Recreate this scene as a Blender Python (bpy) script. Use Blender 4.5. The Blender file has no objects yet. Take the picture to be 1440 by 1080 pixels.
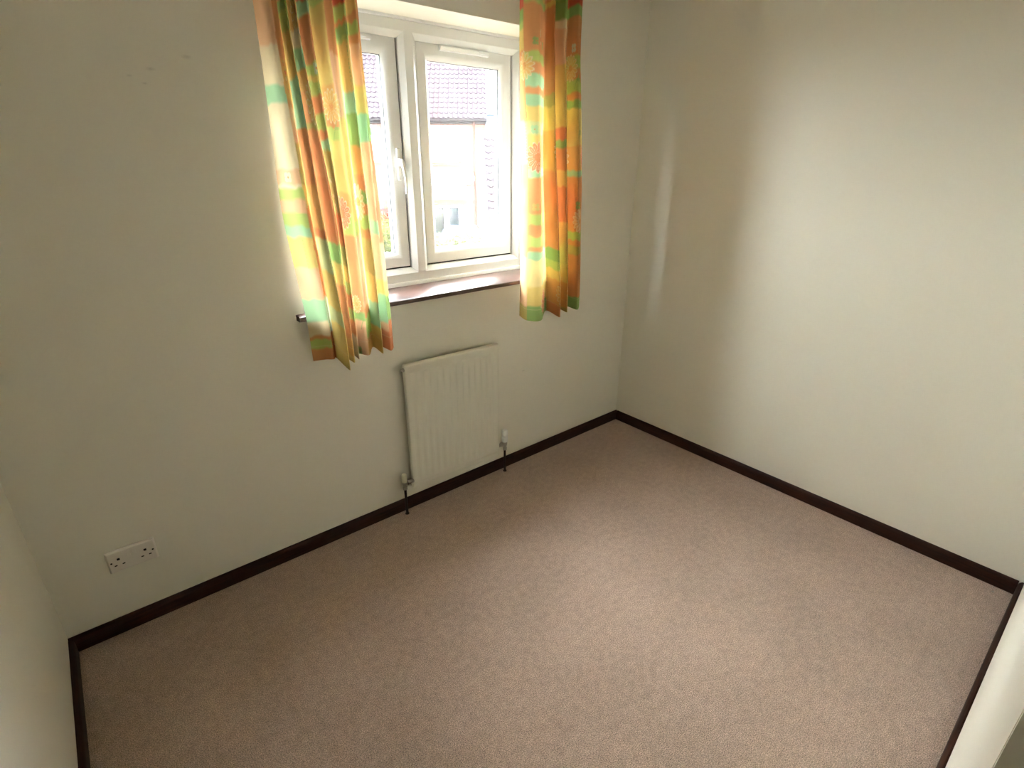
import bpy, bmesh, math, random
import numpy as np
from mathutils import Vector, Matrix

random.seed(7)
C = bpy.context.scene.collection
scene = bpy.context.scene

# ---------------------------------------------------------------- camera
# x: along the window wall (0 = far right corner), y: 0 = window wall, room at y < 0, z up
PITCH, YAW, ROLL = 0.39464, 0.69591, 0.00255
CAM = Vector((-2.59424, -2.02473, 1.58223))
fw = Vector((math.sin(YAW)*math.cos(PITCH), math.cos(YAW)*math.cos(PITCH), -math.sin(PITCH)))
rt = Vector((math.cos(YAW), -math.sin(YAW), 0))
up = rt.cross(fw)
rt2 = rt*math.cos(ROLL) + up*math.sin(ROLL)
up2 = -rt*math.sin(ROLL) + up*math.cos(ROLL)
cam = bpy.data.cameras.new('camera')
cam.sensor_fit = 'HORIZONTAL'
cam.sensor_width = 36.0
cam.lens = 750.94/1440*36.0
cam.clip_start = 0.01
cam.clip_end = 300
co = bpy.data.objects.new('camera', cam)
C.objects.link(co)
m = Matrix((rt2, up2, -fw)).transposed().to_4x4()
m.translation = CAM
co.matrix_world = m
scene.camera = co

# ---------------------------------------------------------------- sky, sun, exposure
SKY = 18.0
w = bpy.data.worlds.new('overcast_sky')
scene.world = w
w.use_nodes = True
bg = w.node_tree.nodes['Background']
bg.inputs[0].default_value = (0.93, 0.97, 1.0, 1)
bg.inputs[1].default_value = SKY

scene.view_settings.view_transform = 'Standard'
scene.view_settings.look = 'None'
scene.view_settings.gamma = 1
scene.view_settings.use_curve_mapping = False
scene.view_settings.exposure = 1.65

# ---------------------------------------------------------------- materials
def lin(c):
    return tuple(((v/255)/12.92 if v/255 <= 0.04045 else ((v/255+0.055)/1.055)**2.4) for v in c)

def mat(name, rgb, rough=0.5, spec=0.5, metal=0.0, noise=None, bump=None, coat=0.0):
    """noise=(scale, amount) varies the colour, bump=(scale, strength, distance)"""
    m = bpy.data.materials.new(name)
    m.use_nodes = True
    nt = m.node_tree
    b = nt.nodes['Principled BSDF']
    b.inputs['Base Color'].default_value = (*rgb, 1)
    b.inputs['Roughness'].default_value = rough
    b.inputs['Specular IOR Level'].default_value = spec
    b.inputs['Metallic'].default_value = metal
    b.inputs['Coat Weight'].default_value = coat
    tc = nt.nodes.new('ShaderNodeTexCoord')
    if noise:
        n = nt.nodes.new('ShaderNodeTexNoise')
        n.inputs['Scale'].default_value = noise[0]
        n.inputs['Detail'].default_value = 4
        nt.links.new(tc.outputs['Object'], n.inputs['Vector'])
        mr = nt.nodes.new('ShaderNodeMapRange')
        mr.inputs['From Min'].default_value = 0.3
        mr.inputs['From Max'].default_value = 0.7
        mr.inputs['To Min'].default_value = 1-noise[1]
        mr.inputs['To Max'].default_value = 1+noise[1]
        nt.links.new(n.outputs['Fac'], mr.inputs['Value'])
        mx = nt.nodes.new('ShaderNodeVectorMath')
        mx.operation = 'SCALE'
        mx.inputs[0].default_value = rgb
        nt.links.new(mr.outputs[0], mx.inputs['Scale'])
        nt.links.new(mx.outputs[0], b.inputs['Base Color'])
    if bump:
        n = nt.nodes.new('ShaderNodeTexNoise')
        n.inputs['Scale'].default_value = bump[0]
        n.inputs['Detail'].default_value = 3
        nt.links.new(tc.outputs['Object'], n.inputs['Vector'])
        bp = nt.nodes.new('ShaderNodeBump')
        bp.inputs['Strength'].default_value = bump[1]
        bp.inputs['Distance'].default_value = bump[2]
        nt.links.new(n.outputs['Fac'], bp.inputs['Height'])
        nt.links.new(bp.outputs['Normal'], b.inputs['Normal'])
    return m

def wall_material():
    """cream emulsion with a soft sheen, roller texture, a few grey scuffs (world positions on the window wall)"""
    base = (0.785, 0.748, 0.630)
    m = mat('cream_wall_paint', base, 0.42, 0.42, noise=(1.3, 0.015), bump=(160, 0.05, 0.002))
    nt = m.node_tree
    b = nt.nodes['Principled BSDF']
    src = b.inputs['Base Color'].links[0].from_socket
    geo = nt.nodes.new('ShaderNodeNewGeometry')
    nz = nt.nodes.new('ShaderNodeTexNoise')
    nz.inputs['Scale'].default_value = 130
    nt.links.new(geo.outputs['Position'], nz.inputs['Vector'])
    acc = None
    for (x, z, r) in ((-2.162, 1.866, .017), (-2.262, 1.826, .015), (-2.318, 1.805, .009), (-2.285, 1.788, .009), (-.823, .541, .014)):
        sub = nt.nodes.new('ShaderNodeVectorMath')
        sub.operation = 'SUBTRACT'
        sub.inputs[1].default_value = (x, 0, z)
        nt.links.new(geo.outputs['Position'], sub.inputs[0])
        sc = nt.nodes.new('ShaderNodeVectorMath')
        sc.operation = 'MULTIPLY'
        sc.inputs[1].default_value = (1, 1, 2.4)
        nt.links.new(sub.outputs[0], sc.inputs[0])
        ln = nt.nodes.new('ShaderNodeVectorMath')
        ln.operation = 'LENGTH'
        nt.links.new(sc.outputs[0], ln.inputs[0])
        mr = nt.nodes.new('ShaderNodeMapRange')
        mr.inputs['From Min'].default_value = r
        mr.inputs['From Max'].default_value = 0
        mr.inputs['To Min'].default_value = 0
        mr.inputs['To Max'].default_value = 1
        nt.links.new(ln.outputs['Value'], mr.inputs['Value'])
        if acc is None:
            acc = mr.outputs[0]
        else:
            mxn = nt.nodes.new('ShaderNodeMath')
            mxn.operation = 'MAXIMUM'
            nt.links.new(acc, mxn.inputs[0])
            nt.links.new(mr.outputs[0], mxn.inputs[1])
            acc = mxn.outputs[0]
    mul = nt.nodes.new('ShaderNodeMath')
    mul.operation = 'MULTIPLY'
    nt.links.new(acc, mul.inputs[0])
    nt.links.new(nz.outputs['Fac'], mul.inputs[1])
    # faint marks only
    mix = nt.nodes.new('ShaderNodeMix')
    mix.data_type = 'RGBA'
    nt.links.new(mul.outputs[0], mix.inputs['Factor'])
    nt.links.new(src, mix.inputs['A'])
    mix.inputs['B'].default_value = (0.50, 0.46, 0.38, 1)
    nt.links.new(mix.outputs['Result'], b.inputs['Base Color'])
    return m

def carpet_material():
    m = bpy.data.materials.new('dusty_pink_carpet')
    m.use_nodes = True
    nt = m.node_tree
    b = nt.nodes['Principled BSDF']
    b.inputs['Roughness'].default_value = 0.95
    b.inputs['Specular IOR Level'].default_value = 0.1
    b.inputs['Sheen Weight'].default_value = 0.25
    b.inputs['Sheen Roughness'].default_value = 0.6
    tc = nt.nodes.new('ShaderNodeTexCoord')
    def noise(scale, detail=3, rough=0.5):
        n = nt.nodes.new('ShaderNodeTexNoise')
        n.inputs['Scale'].default_value = scale
        n.inputs['Detail'].default_value = detail
        n.inputs['Roughness'].default_value = rough
        nt.links.new(tc.outputs['Object'], n.inputs['Vector'])
        return n
    def ramp(src, c0, c1, p0=0.3, p1=0.7):
        r = nt.nodes.new('ShaderNodeValToRGB')
        r.color_ramp.elements[0].position = p0
        r.color_ramp.elements[0].color = (*c0, 1)
        r.color_ramp.elements[1].position = p1
        r.color_ramp.elements[1].color = (*c1, 1)
        nt.links.new(src, r.inputs[0])
        return r
    big = ramp(noise(2.2, 5, 0.6).outputs['Fac'], lin((173, 149, 132)), lin((187, 161, 143)), 0.35, 0.65)
    tuft = ramp(noise(330, 2).outputs['Fac'], (0.44, 0.43, 0.43), (1.54, 1.54, 1.54), 0.33, 0.67)
    mid = ramp(noise(38, 4, 0.65).outputs['Fac'], (0.86, 0.85, 0.85), (1.13, 1.13, 1.13), 0.3, 0.7)
    def mult(a, c):
        x = nt.nodes.new('ShaderNodeVectorMath')
        x.operation = 'MULTIPLY'
        nt.links.new(a, x.inputs[0])
        nt.links.new(c, x.inputs[1])
        return x.outputs[0]
    col = mult(mult(big.outputs[0], tuft.outputs[0]), mid.outputs[0])
    # pale worn / dusty spots
    wear = ramp(noise(4.5, 6, 0.7).outputs['Fac'], (0, 0, 0), (1, 1, 1), 0.62, 0.8)
    mix = nt.nodes.new('ShaderNodeMix')
    mix.data_type = 'RGBA'
    fac = nt.nodes.new('ShaderNodeMath')
    fac.operation = 'MULTIPLY'
    fac.inputs[1].default_value = 0.45
    nt.links.new(wear.outputs[0], fac.inputs[0])
    nt.links.new(fac.outputs[0], mix.inputs['Factor'])
    nt.links.new(col, mix.inputs['A'])
    mix.inputs['B'].default_value = (*lin((205, 182, 165)), 1)
    nt.links.new(mix.outputs['Result'], b.inputs['Base Color'])
    bn = noise(420, 2)
    bp = nt.nodes.new('ShaderNodeBump')
    bp.inputs['Strength'].default_value = 0.7
    bp.inputs['Distance'].default_value = 0.004
    nt.links.new(bn.outputs['Fac'], bp.inputs['Height'])
    nt.links.new(bp.outputs['Normal'], b.inputs['Normal'])
    return m

def wood_material(name, c0, c1, rough, coat):
    m = mat(name, c0, rough, 0.5 if coat else 0.14, coat=coat)
    nt = m.node_tree
    b = nt.nodes['Principled BSDF']
    b.inputs['Coat Roughness'].default_value = 0.22
    tc = nt.nodes.new('ShaderNodeTexCoord')
    mp = nt.nodes.new('ShaderNodeMapping')
    mp.inputs['Scale'].default_value = (4, 4, 70)
    nt.links.new(tc.outputs['Object'], mp.inputs['Vector'])
    n = nt.nodes.new('ShaderNodeTexNoise')
    n.inputs['Scale'].default_value = 2.0
    n.inputs['Detail'].default_value = 6
    nt.links.new(mp.outputs[0], n.inputs['Vector'])
    r = nt.nodes.new('ShaderNodeValToRGB')
    r.color_ramp.elements[0].position = 0.35
    r.color_ramp.elements[0].color = (*c0, 1)
    r.color_ramp.elements[1].position = 0.7
    r.color_ramp.elements[1].color = (*c1, 1)
    nt.links.new(n.outputs['Fac'], r.inputs[0])
    nt.links.new(r.outputs[0], b.inputs['Base Color'])
    return m

def glass_material():
    m = bpy.data.materials.new('clear_window_glass')
    m.use_nodes = True
    nt = m.node_tree
    nt.nodes.clear()
    out = nt.nodes.new('ShaderNodeOutputMaterial')
    tr = nt.nodes.new('ShaderNodeBsdfTransparent')
    tr.inputs[0].default_value = (0.96, 0.975, 0.97, 1)
    gl = nt.nodes.new('ShaderNodeBsdfGlossy')
    gl.inputs['Roughness'].default_value = 0.02
    lw = nt.nodes.new('ShaderNodeLayerWeight')
    lw.inputs['Blend'].default_value = 0.5
    pw = nt.nodes.new('ShaderNodeMath')
    pw.operation = 'POWER'
    pw.inputs[1].default_value = 4.0
    nt.links.new(lw.outputs['Facing'], pw.inputs[0])
    fr = nt.nodes.new('ShaderNodeMath')
    fr.operation = 'MULTIPLY_ADD'
    fr.inputs[1].default_value = 0.5
    fr.inputs[2].default_value = 0.03
    nt.links.new(pw.outputs[0], fr.inputs[0])
    mx = nt.nodes.new('ShaderNodeMixShader')
    nt.links.new(fr.outputs[0], mx.inputs[0])
    nt.links.new(tr.outputs[0], mx.inputs[1])
    nt.links.new(gl.outputs[0], mx.inputs[2])
    # faint translucent haze mixed into the glass, imitating the glare veil over the view
    df = nt.nodes.new('ShaderNodeBsdfTranslucent')
    df.inputs[0].default_value = (0.9, 0.9, 0.9, 1)
    m2 = nt.nodes.new('ShaderNodeMixShader')
    m2.inputs[0].default_value = 0.006
    nt.links.new(mx.outputs[0], m2.inputs[1])
    nt.links.new(df.outputs[0], m2.inputs[2])
    nt.links.new(m2.outputs[0], out.inputs[0])
    return m

def fabric_material():
    """printed cotton: the print is a colour attribute, the cloth lets part of the daylight through"""
    m = bpy.data.materials.new('printed_curtain_cotton')
    m.use_nodes = True
    nt = m.node_tree
    nt.nodes.clear()
    out = nt.nodes.new('ShaderNodeOutputMaterial')
    at = nt.nodes.new('ShaderNodeAttribute')
    at.attribute_name = 'print'
    tc = nt.nodes.new('ShaderNodeTexCoord')
    wv = nt.nodes.new('ShaderNodeTexNoise')
    wv.inputs['Scale'].default_value = 900
    nt.links.new(tc.outputs['Object'], wv.inputs['Vector'])
    bp = nt.nodes.new('ShaderNodeBump')
    bp.inputs['Strength'].default_value = 0.15
    bp.inputs['Distance'].default_value = 0.001
    nt.links.new(wv.outputs['Fac'], bp.inputs['Height'])
    df = nt.nodes.new('ShaderNodeBsdfDiffuse')
    tl = nt.nodes.new('ShaderNodeBsdfTranslucent')
    geo = nt.nodes.new('ShaderNodeNewGeometry')
    pale = nt.nodes.new('ShaderNodeMath')
    pale.operation = 'MULTIPLY'
    pale.inputs[1].default_value = 0.75
    nt.links.new(geo.outputs['Backfacing'], pale.inputs[0])
    rev = nt.nodes.new('ShaderNodeMix')
    rev.data_type = 'RGBA'
    rev.inputs['B'].default_value = (0.60, 0.58, 0.53, 1)
    nt.links.new(pale.outputs[0], rev.inputs['Factor'])
    nt.links.new(at.outputs['Color'], rev.inputs['A'])
    nt.links.new(rev.outputs['Result'], df.inputs[0])
    nt.links.new(at.outputs['Color'], tl.inputs[0])
    nt.links.new(bp.outputs[0], df.inputs['Normal'])
    mx = nt.nodes.new('ShaderNodeMixShader')
    mx.inputs[0].default_value = 0.33
    nt.links.new(df.outputs[0], mx.inputs[1])
    nt.links.new(tl.outputs[0], mx.inputs[2])
    nt.links.new(mx.outputs[0], out.inputs[0])
    return m

def brick_material():
    m = mat('red_brickwork', (0.3, 0.1, 0.07), 0.95, 0.0)
    nt = m.node_tree
    b = nt.nodes['Principled BSDF']
    tc = nt.nodes.new('ShaderNodeTexCoord')
    mp = nt.nodes.new('ShaderNodeMapping')
    mp.inputs['Rotation'].default_value = (math.pi/2, 0, 0)
    nt.links.new(tc.outputs['Object'], mp.inputs['Vector'])
    bk = nt.nodes.new('ShaderNodeTexBrick')
    bk.inputs['Scale'].default_value = 1.0
    bk.inputs['Brick Width'].default_value = 0.225
    bk.inputs['Row Height'].default_value = 0.075
    bk.inputs['Mortar Size'].default_value = 0.011
    bk.inputs['Mortar Smooth'].default_value = 0.3
    bk.inputs['Color1'].default_value = (0.066, 0.022, 0.016, 1)
    bk.inputs['Color2'].default_value = (0.084, 0.034, 0.024, 1)
    bk.inputs['Mortar'].default_value = (0.135, 0.115, 0.10, 1)
    nt.links.new(mp.outputs[0], bk.inputs['Vector'])
    nt.links.new(bk.outputs['Color'], b.inputs['Base Color'])
    return m

def tile_material():
    m = mat('brown_roof_tile', (0.2, 0.13, 0.13), 0.9, 0.04)
    nt = m.node_tree
    b = nt.nodes['Principled BSDF']
    oi = nt.nodes.new('ShaderNodeObjectInfo')
    r = nt.nodes.new('ShaderNodeValToRGB')
    r.color_ramp.elements[0].color = (0.020, 0.0150, 0.0185, 1)
    r.color_ramp.elements[1].color = (0.030, 0.0228, 0.0280, 1)
    nt.links.new(oi.outputs['Random'], r.inputs[0])
    nt.links.new(r.outputs[0], b.inputs['Base Color'])
    return m

def leaf_material(name, c0, c1):
    m = bpy.data.materials.new(name)
    m.use_nodes = True
    nt = m.node_tree
    nt.nodes.clear()
    out = nt.nodes.new('ShaderNodeOutputMaterial')
    tc = nt.nodes.new('ShaderNodeTexCoord')
    n = nt.nodes.new('ShaderNodeTexNoise')
    n.inputs['Scale'].default_value = 5
    nt.links.new(tc.outputs['Object'], n.inputs['Vector'])
    r = nt.nodes.new('ShaderNodeValToRGB')
    r.color_ramp.elements[0].position = 0.35
    r.color_ramp.elements[0].color = (*c0, 1)
    r.color_ramp.elements[1].position = 0.65
    r.color_ramp.elements[1].color = (*c1, 1)
    nt.links.new(n.outputs['Fac'], r.inputs[0])
    df = nt.nodes.new('ShaderNodeBsdfDiffuse')
    tl = nt.nodes.new('ShaderNodeBsdfTranslucent')
    nt.links.new(r.outputs[0], df.inputs[0])
    nt.links.new(r.outputs[0], tl.inputs[0])
    mx = nt.nodes.new('ShaderNodeMixShader')
    mx.inputs[0].default_value = 0.3
    nt.links.new(df.outputs[0], mx.inputs[1])
    nt.links.new(tl.outputs[0], mx.inputs[2])
    nt.links.new(mx.outputs[0], out.inputs[0])
    return m

M = {
    'wall': wall_material(),
    'ceiling': mat('white_ceiling_paint', (0.8, 0.79, 0.76), 0.9, 0.2, bump=(90, 0.1, 0.003)),
    'carpet': carpet_material(),
    'skirting': wood_material('dark_mahogany_stain', (0.017, 0.0062, 0.0038), (0.042, 0.0135, 0.0065), 0.5, 0.0),
    'sill': wood_material('varnished_mahogany_sill', (0.055, 0.022, 0.016), (0.11, 0.045, 0.032), 0.35, 0.7),
    'upvc': mat('white_upvc', (0.76, 0.77, 0.77), 0.28, 0.5),
    'gasket': mat('black_rubber_gasket', (0.02, 0.02, 0.02), 0.7, 0.3),
    'glass': glass_material(),
    'fabric': fabric_material(),
    'tape': mat('white_heading_tape', (0.78, 0.76, 0.7), 0.9, 0.2),
    'radiator': mat('cream_white_radiator_enamel', (0.75, 0.72, 0.60), 0.35, 0.45),
    'plastic': mat('white_plastic', (0.76, 0.75, 0.72), 0.35, 0.5),
    'cap': mat('ivory_plastic_cap', lin((226, 218, 190)), 0.4, 0.5),
    'chrome': mat('tarnished_chrome', (0.42, 0.38, 0.33), 0.3, 0.5, metal=1.0),
    'pipe': mat('brown_painted_pipe', (0.022, 0.012, 0.007), 0.5, 0.2),
    'socket': mat('white_socket_plastic', lin((226, 218, 207)), 0.32, 0.5),
    'slot': mat('black_slot', (0.01, 0.008, 0.007), 0.8, 0.2),
    'crumb': mat('grey_crumb', (0.42, 0.37, 0.32), 0.9, 0.1),
    'brick': brick_material(),
    'soldier': mat('brick_on_end', (0.078, 0.032, 0.024), 0.95, 0.0, noise=(9, 0.25)),
    'tile': tile_material(),
    'slate': mat('blue_grey_slate', (0.024, 0.030, 0.040), 0.9, 0.02, noise=(3, 0.1)),
    'render': mat('pale_render', (0.3, 0.29, 0.27), 0.9, 0.02),
    'house_white': mat('white_window_frame_outside', (0.8, 0.8, 0.8), 0.4, 0.4),
    'fascia': mat('dark_brown_fascia', (0.010, 0.008, 0.009), 0.9, 0.02),
    'house_glass': mat('dark_house_glass', (0.008, 0.011, 0.012), 0.08, 0.22),
    'blind': mat('white_net_curtain', (0.82, 0.84, 0.86), 0.9, 0.1),
    'dish': mat('pale_grey_dish', (0.66, 0.66, 0.66), 0.5, 0.4),
    'grey_metal': mat('grey_metal', (0.02, 0.02, 0.02), 0.9, 0.03),
    'lawn': mat('stone_paving', (0.105, 0.098, 0.088), 0.95, 0.02, noise=(6, 0.2)),
    'bark': mat('grey_brown_twig', (0.08, 0.065, 0.05), 0.9, 0.1),
    'leaf_lime': leaf_material('yellow_green_leaf', (0.036, 0.056, 0.011), (0.085, 0.085, 0.02)),
    'leaf_pale': leaf_material('pale_variegated_leaf', (0.066, 0.08, 0.035), (0.13, 0.125, 0.066)),
    'leaf_dry': leaf_material('dry_silver_leaf', (0.10, 0.09, 0.08), (0.16, 0.155, 0.14)),
    'leaf_red': leaf_material('red_leaf', (0.10, 0.014, 0.016), (0.13, 0.05, 0.026)),
    'car_blue': mat('blue_car_paint', (0.012, 0.032, 0.085), 0.35, 0.1),
    'tyre': mat('black_tyre', (0.015, 0.015, 0.015), 0.8, 0.3),
    'drive': mat('grey_driveway', (0.1, 0.096, 0.09), 0.95, 0.02, noise=(3, 0.15)),
}

# ---------------------------------------------------------------- helpers
class MB:
    def __init__(self):
        self.v = []
        self.f = []
    def add(self, vs, fs):
        o = len(self.v)
        self.v += [tuple(p) for p in vs]
        self.f += [tuple(i+o for i in f) for f in fs]
        return self
    def box(self, x0, x1, y0, y1, z0, z1):
        vs = [(x, y, z) for z in (z0, z1) for y in (y0, y1) for x in (x0, x1)]
        return self.add(vs, [(0, 2, 3, 1), (4, 5, 7, 6), (0, 1, 5, 4), (2, 6, 7, 3), (0, 4, 6, 2), (1, 3, 7, 5)])
    def prism(self, prof, a, b):
        """prof: closed list of 3-D points at the start; a->b vector sweeps it"""
        d = Vector(b)-Vector(a)
        n = len(prof)
        vs = [Vector(p) for p in prof]+[Vector(p)+d for p in prof]
        fs = [(i, (i+1) % n, n+(i+1) % n, n+i) for i in range(n)]
        fs += [tuple(range(n-1, -1, -1)), tuple(range(n, 2*n))]
        return self.add(vs, fs)
    def frame(self, x0, x1, z0, z1, prof):
        """mitred rectangular frame in the xz plane; prof = closed list of (inset, y)"""
        n = len(prof)
        vs = []
        for (cx, cz, sx, sz) in ((x0, z0, 1, 1), (x1, z0, -1, 1), (x1, z1, -1, -1), (x0, z1, 1, -1)):
            vs += [(cx+sx*i, y, cz+sz*i) for i, y in prof]
        fs = []
        for k in range(4):
            for i in range(n):
                j = (i+1) % n
                k2 = (k+1) % 4
                fs.append((k*n+i, k2*n+i, k2*n+j, k*n+j))
        return self.add(vs, fs)
    def tube(self, pts, r, n=10, caps=True):
        pts = [Vector(p) for p in pts]
        rs = r if isinstance(r, (list, tuple)) else [r]*len(pts)
        vs = []
        prev = None
        for i, p in enumerate(pts):
            t = (pts[min(i+1, len(pts)-1)]-pts[max(i-1, 0)]).normalized()
            if prev is None:
                a = t.orthogonal().normalized()
            else:
                a = (prev-t*prev.dot(t)).normalized()
            prev = a
            b = t.cross(a)
            vs += [p+(a*math.cos(2*math.pi*k/n)+b*math.sin(2*math.pi*k/n))*rs[i] for k in range(n)]
        fs = []
        for i in range(len(pts)-1):
            for k in range(n):
                fs.append((i*n+k, i*n+(k+1) % n, (i+1)*n+(k+1) % n, (i+1)*n+k))
        if caps:
            fs.append(tuple(range(n-1, -1, -1)))
            fs.append(tuple(range((len(pts)-1)*n, len(pts)*n)))
        return self.add(vs, fs)
    def lathe(self, base, axis, prof, n=20, caps=True):
        """prof = [(distance along axis, radius)]"""
        b = Vector(base)
        a = Vector(axis).normalized()
        return self.tube([b+a*d for d, _ in prof], [max(r, 1e-5) for _, r in prof], n, caps)
    def mesh(self, name, smooth=None):
        me = bpy.data.meshes.new(name)
        me.from_pydata(self.v, [], self.f)
        bm = bmesh.new()
        bm.from_mesh(me)
        bmesh.ops.recalc_face_normals(bm, faces=bm.faces)
        bm.to_mesh(me)
        bm.free()
        if smooth is not None:
            for p in me.polygons:
                p.use_smooth = True
            me.set_sharp_from_angle(angle=math.radians(smooth))
        return me
    def build(self, name, m, parent=None, smooth=None, bevel=0.0):
        me = self.mesh(name, smooth)
        return link(name, me, m, parent, bevel)

def link(name, me, m, parent=None, bevel=0.0):
    o = bpy.data.objects.new(name, me)
    if m is not None and not me.materials:
        me.materials.append(m if not isinstance(m, str) else M[m])
    C.objects.link(o)
    if parent is not None:
        o.parent = parent
    if bevel:
        md = o.modifiers.new('bevel', 'BEVEL')
        md.width = bevel
        md.segments = 2
        md.limit_method = 'ANGLE'
        md.angle_limit = math.radians(35)
    return o

def empty(name, loc=(0, 0, 0), rz=0.0):
    o = bpy.data.objects.new(name, None)
    o.empty_display_size = 0.05
    C.objects.link(o)
    o.location = loc
    o.rotation_euler = (0, 0, rz)
    return o

def tag(o, label=None, cat=None, group=None, kind=None):
    if label:
        o['label'] = label
    if cat:
        o['category'] = cat
    if group:
        o['group'] = group
    if kind:
        o['kind'] = kind
    return o

def struct(o, label=None, cat=None):
    return tag(o, label, cat, None, 'structure')

# ---------------------------------------------------------------- the room shell
L, W, H = 2.896, 2.060, 2.46           # length along the window wall, depth, ceiling height
WX0, WX1, WZ0, WZ1 = -1.933, -0.650, 1.022, 2.114     # window opening
TH = 0.30

struct(MB().box(-L-.6, .1, -W-1.4, 0, -.12, 0).build('floor', 'carpet'), 'dusty pink cut-pile carpet over the whole floor', 'floor')
struct(MB().box(-L-.6, .1, -W-1.4, TH, H, H+.1).build('ceiling', 'ceiling'), 'plain white painted ceiling above the room', 'ceiling')

b = MB()
b.box(-L-.1, WX0, 0, TH, -.12, H).box(WX1, .1, 0, TH, -.12, H)
b.box(WX0, WX1, 0, TH, -.12, WZ0).box(WX0, WX1, 0, TH, WZ1, H)
struct(b.build('wall_back', 'wall'), 'cream painted wall holding the window and radiator', 'wall')
struct(MB().box(0, .1, -W-.1, 0, -.12, H).build('wall_right', 'wall'), 'bare cream wall lit by the window', 'wall')
struct(MB().box(-L-.1, -L, -W, 0, -.12, H).build('wall_left', 'wall'), 'cream wall at the socket end of the room', 'wall')
DX0, DX1 = -2.862, -2.108              # doorway in the near wall
b = MB()
b.box(DX1, 0, -W-.11, -W, -.12, H).box(-L-.1, DX0, -W-.11, -W, -.12, H).box(DX0, DX1, -W-.11, -W, 2.02, H)
struct(b.build('wall_front', 'wall'), 'cream wall with the doorway, facing the window', 'wall')
b = MB()
b.box(-L-.6, -1.5, -W-1.4, -W-1.3, -.12, H).box(-L-.6, -L-.5, -W-1.3, -W-.11, -.12, H).box(-1.6, -1.5, -W-1.3, -W-.11, -.12, H)
b.box(-L-.6, -L-.1, -W-.11, -W, -.12, H)
struct(b.build('wall_landing', 'wall'), 'cream landing walls beyond the doorway', 'wall')

b = MB()
b.box(DX1-.004, DX1-.0002, -W-.112, -W-.0005, 0, 2.02).box(DX0+.0002, DX0+.004, -W-.112, -W-.0005, 0, 2.02).box(DX0, DX1, -W-.112, -W-.0005, 2.012, 2.0198)
struct(b.build('door_1', 'wall'), 'cream painted lining of the open doorway', 'doorway')

SK, ST = 0.060, 0.0154                 # skirting
def skirting(name, p0, p1, nrm, label):
    """p0 -> p1 along the wall foot, nrm points into the room"""
    p0, p1, nrm = Vector(p0), Vector(p1), Vector(nrm)
    prof = [(0, 0), (ST, 0), (ST, SK-.020), (ST-.0015, SK-.011), (ST-.006, SK-.004), (.005, SK), (0, SK)]
    b = MB().prism([p0+nrm*d+Vector((0, 0, z)) for d, z in prof], p0, p1)
    return struct(b.build(name, 'skirting', smooth=40), label, 'skirting board')
skirting('baseboard_back', (-L, 0, 0), (0, 0, 0), (0, -1, 0), 'dark mahogany skirting board below the window wall')
skirting('baseboard_right', (0, -ST, 0), (0, -W+ST, 0), (-1, 0, 0), 'dark mahogany skirting board along the bare right wall')
skirting('baseboard_left', (-L, -ST, 0), (-L, -W, 0), (1, 0, 0), 'dark mahogany skirting board along the socket end wall')
skirting('baseboard_front', (0, -W, 0), (DX1, -W, 0), (0, 1, 0), 'dark mahogany skirting board below the doorway wall')

# ---------------------------------------------------------------- window
FY = 0.200                              # inner face of the frame
win = struct(empty('window_1', (0, 0, 0)), 'white double casement window with two glazed lights', 'window')
CHF = [(0, FY), (.048, FY), (.052, FY+.003), (.067, FY+.018), (.070, FY+.021), (.070, FY+.08), (0, FY+.08)]
FZ0, FZ1 = 1.052, WZ1
b = MB()
b.frame(WX0, WX1, FZ0, FZ1, CHF)
b.build('frame', 'upvc', win, smooth=25)
MX = -1.2915                            # mullion centre
prof = [(-.0195, FY), (.0195, FY), (.023, FY+.003), (.038, FY+.016), (.040, FY+.018), (.040, FY+.07), (-.040, FY+.07), (-.040, FY+.018), (-.038, FY+.016), (-.023, FY+.003)]
MB().prism([(MX+d, y, FZ0+.045) for d, y in prof], (0, 0, FZ0+.045), (0, 0, FZ1-.045)).build('mullion', 'upvc', win, smooth=25)
# quadrant trims: top and bottom
MB().prism([(WX0, FY-.001, FZ0-.006), (WX0, FY-.014, FZ0-.006), (WX0, FY-.013, FZ0+.004), (WX0, FY-.009, FZ0+.010), (WX0, FY-.001, FZ0+.012)], (WX0, 0, 0), (WX1, 0, 0)).build('bottom_trim', 'upvc', win, smooth=30)
MB().prism([(WX0, FY-.001, FZ1), (WX0, FY-.012, FZ1), (WX0, FY-.009, FZ1-.008), (WX0, FY-.001, FZ1-.010)], (WX0, 0, 0), (WX1, 0, 0)).build('top_trim', 'upvc', win, smooth=30)

SY = FY+.026                            # sash inner face
G = .0065                                # gap round the sash
def sash(x0, x1):
    s = MB()
    z0, z1 = FZ0+.070, FZ1-.062
    w_ = .046
    s.frame(x0+G, x1-G, z0+G, z1-G, [(0, SY+.002), (.003, SY), (w_-.008, SY), (w_-.003, SY+.0015), (w_+.012, SY+.014), (w_+.018, SY+.018), (w_+.018, SY+.05), (0, SY+.05)])
    so_ = s.build('sash', 'upvc', win, smooth=25)
    MB().frame(x0-.001, x1+.001, z0-.001, z1+.001, [(0, SY+.010), (.012, SY+.010), (.012, SY+.045), (0, SY+.045)]).build('gasket', 'gasket', so_)
    i = w_+.018+G
    MB().box(x0+i-.006, x1-i+.006, SY+.028, SY+.034, z0+i-.006, z1-i+.006).build('pane', 'glass', so_)
    MB().frame(x0+i-.001, x1-i+.001, z0+i-.001, z1-i+.001, [(0, SY+.019), (.0028, SY+.020), (.0028, SY+.027), (0, SY+.027)]).build('glazing_seal', 'gasket', so_)
    return so_
sashL = sash(WX0+.070, MX-.040)
sashR = sash(MX+.040, WX1-.070)
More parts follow.
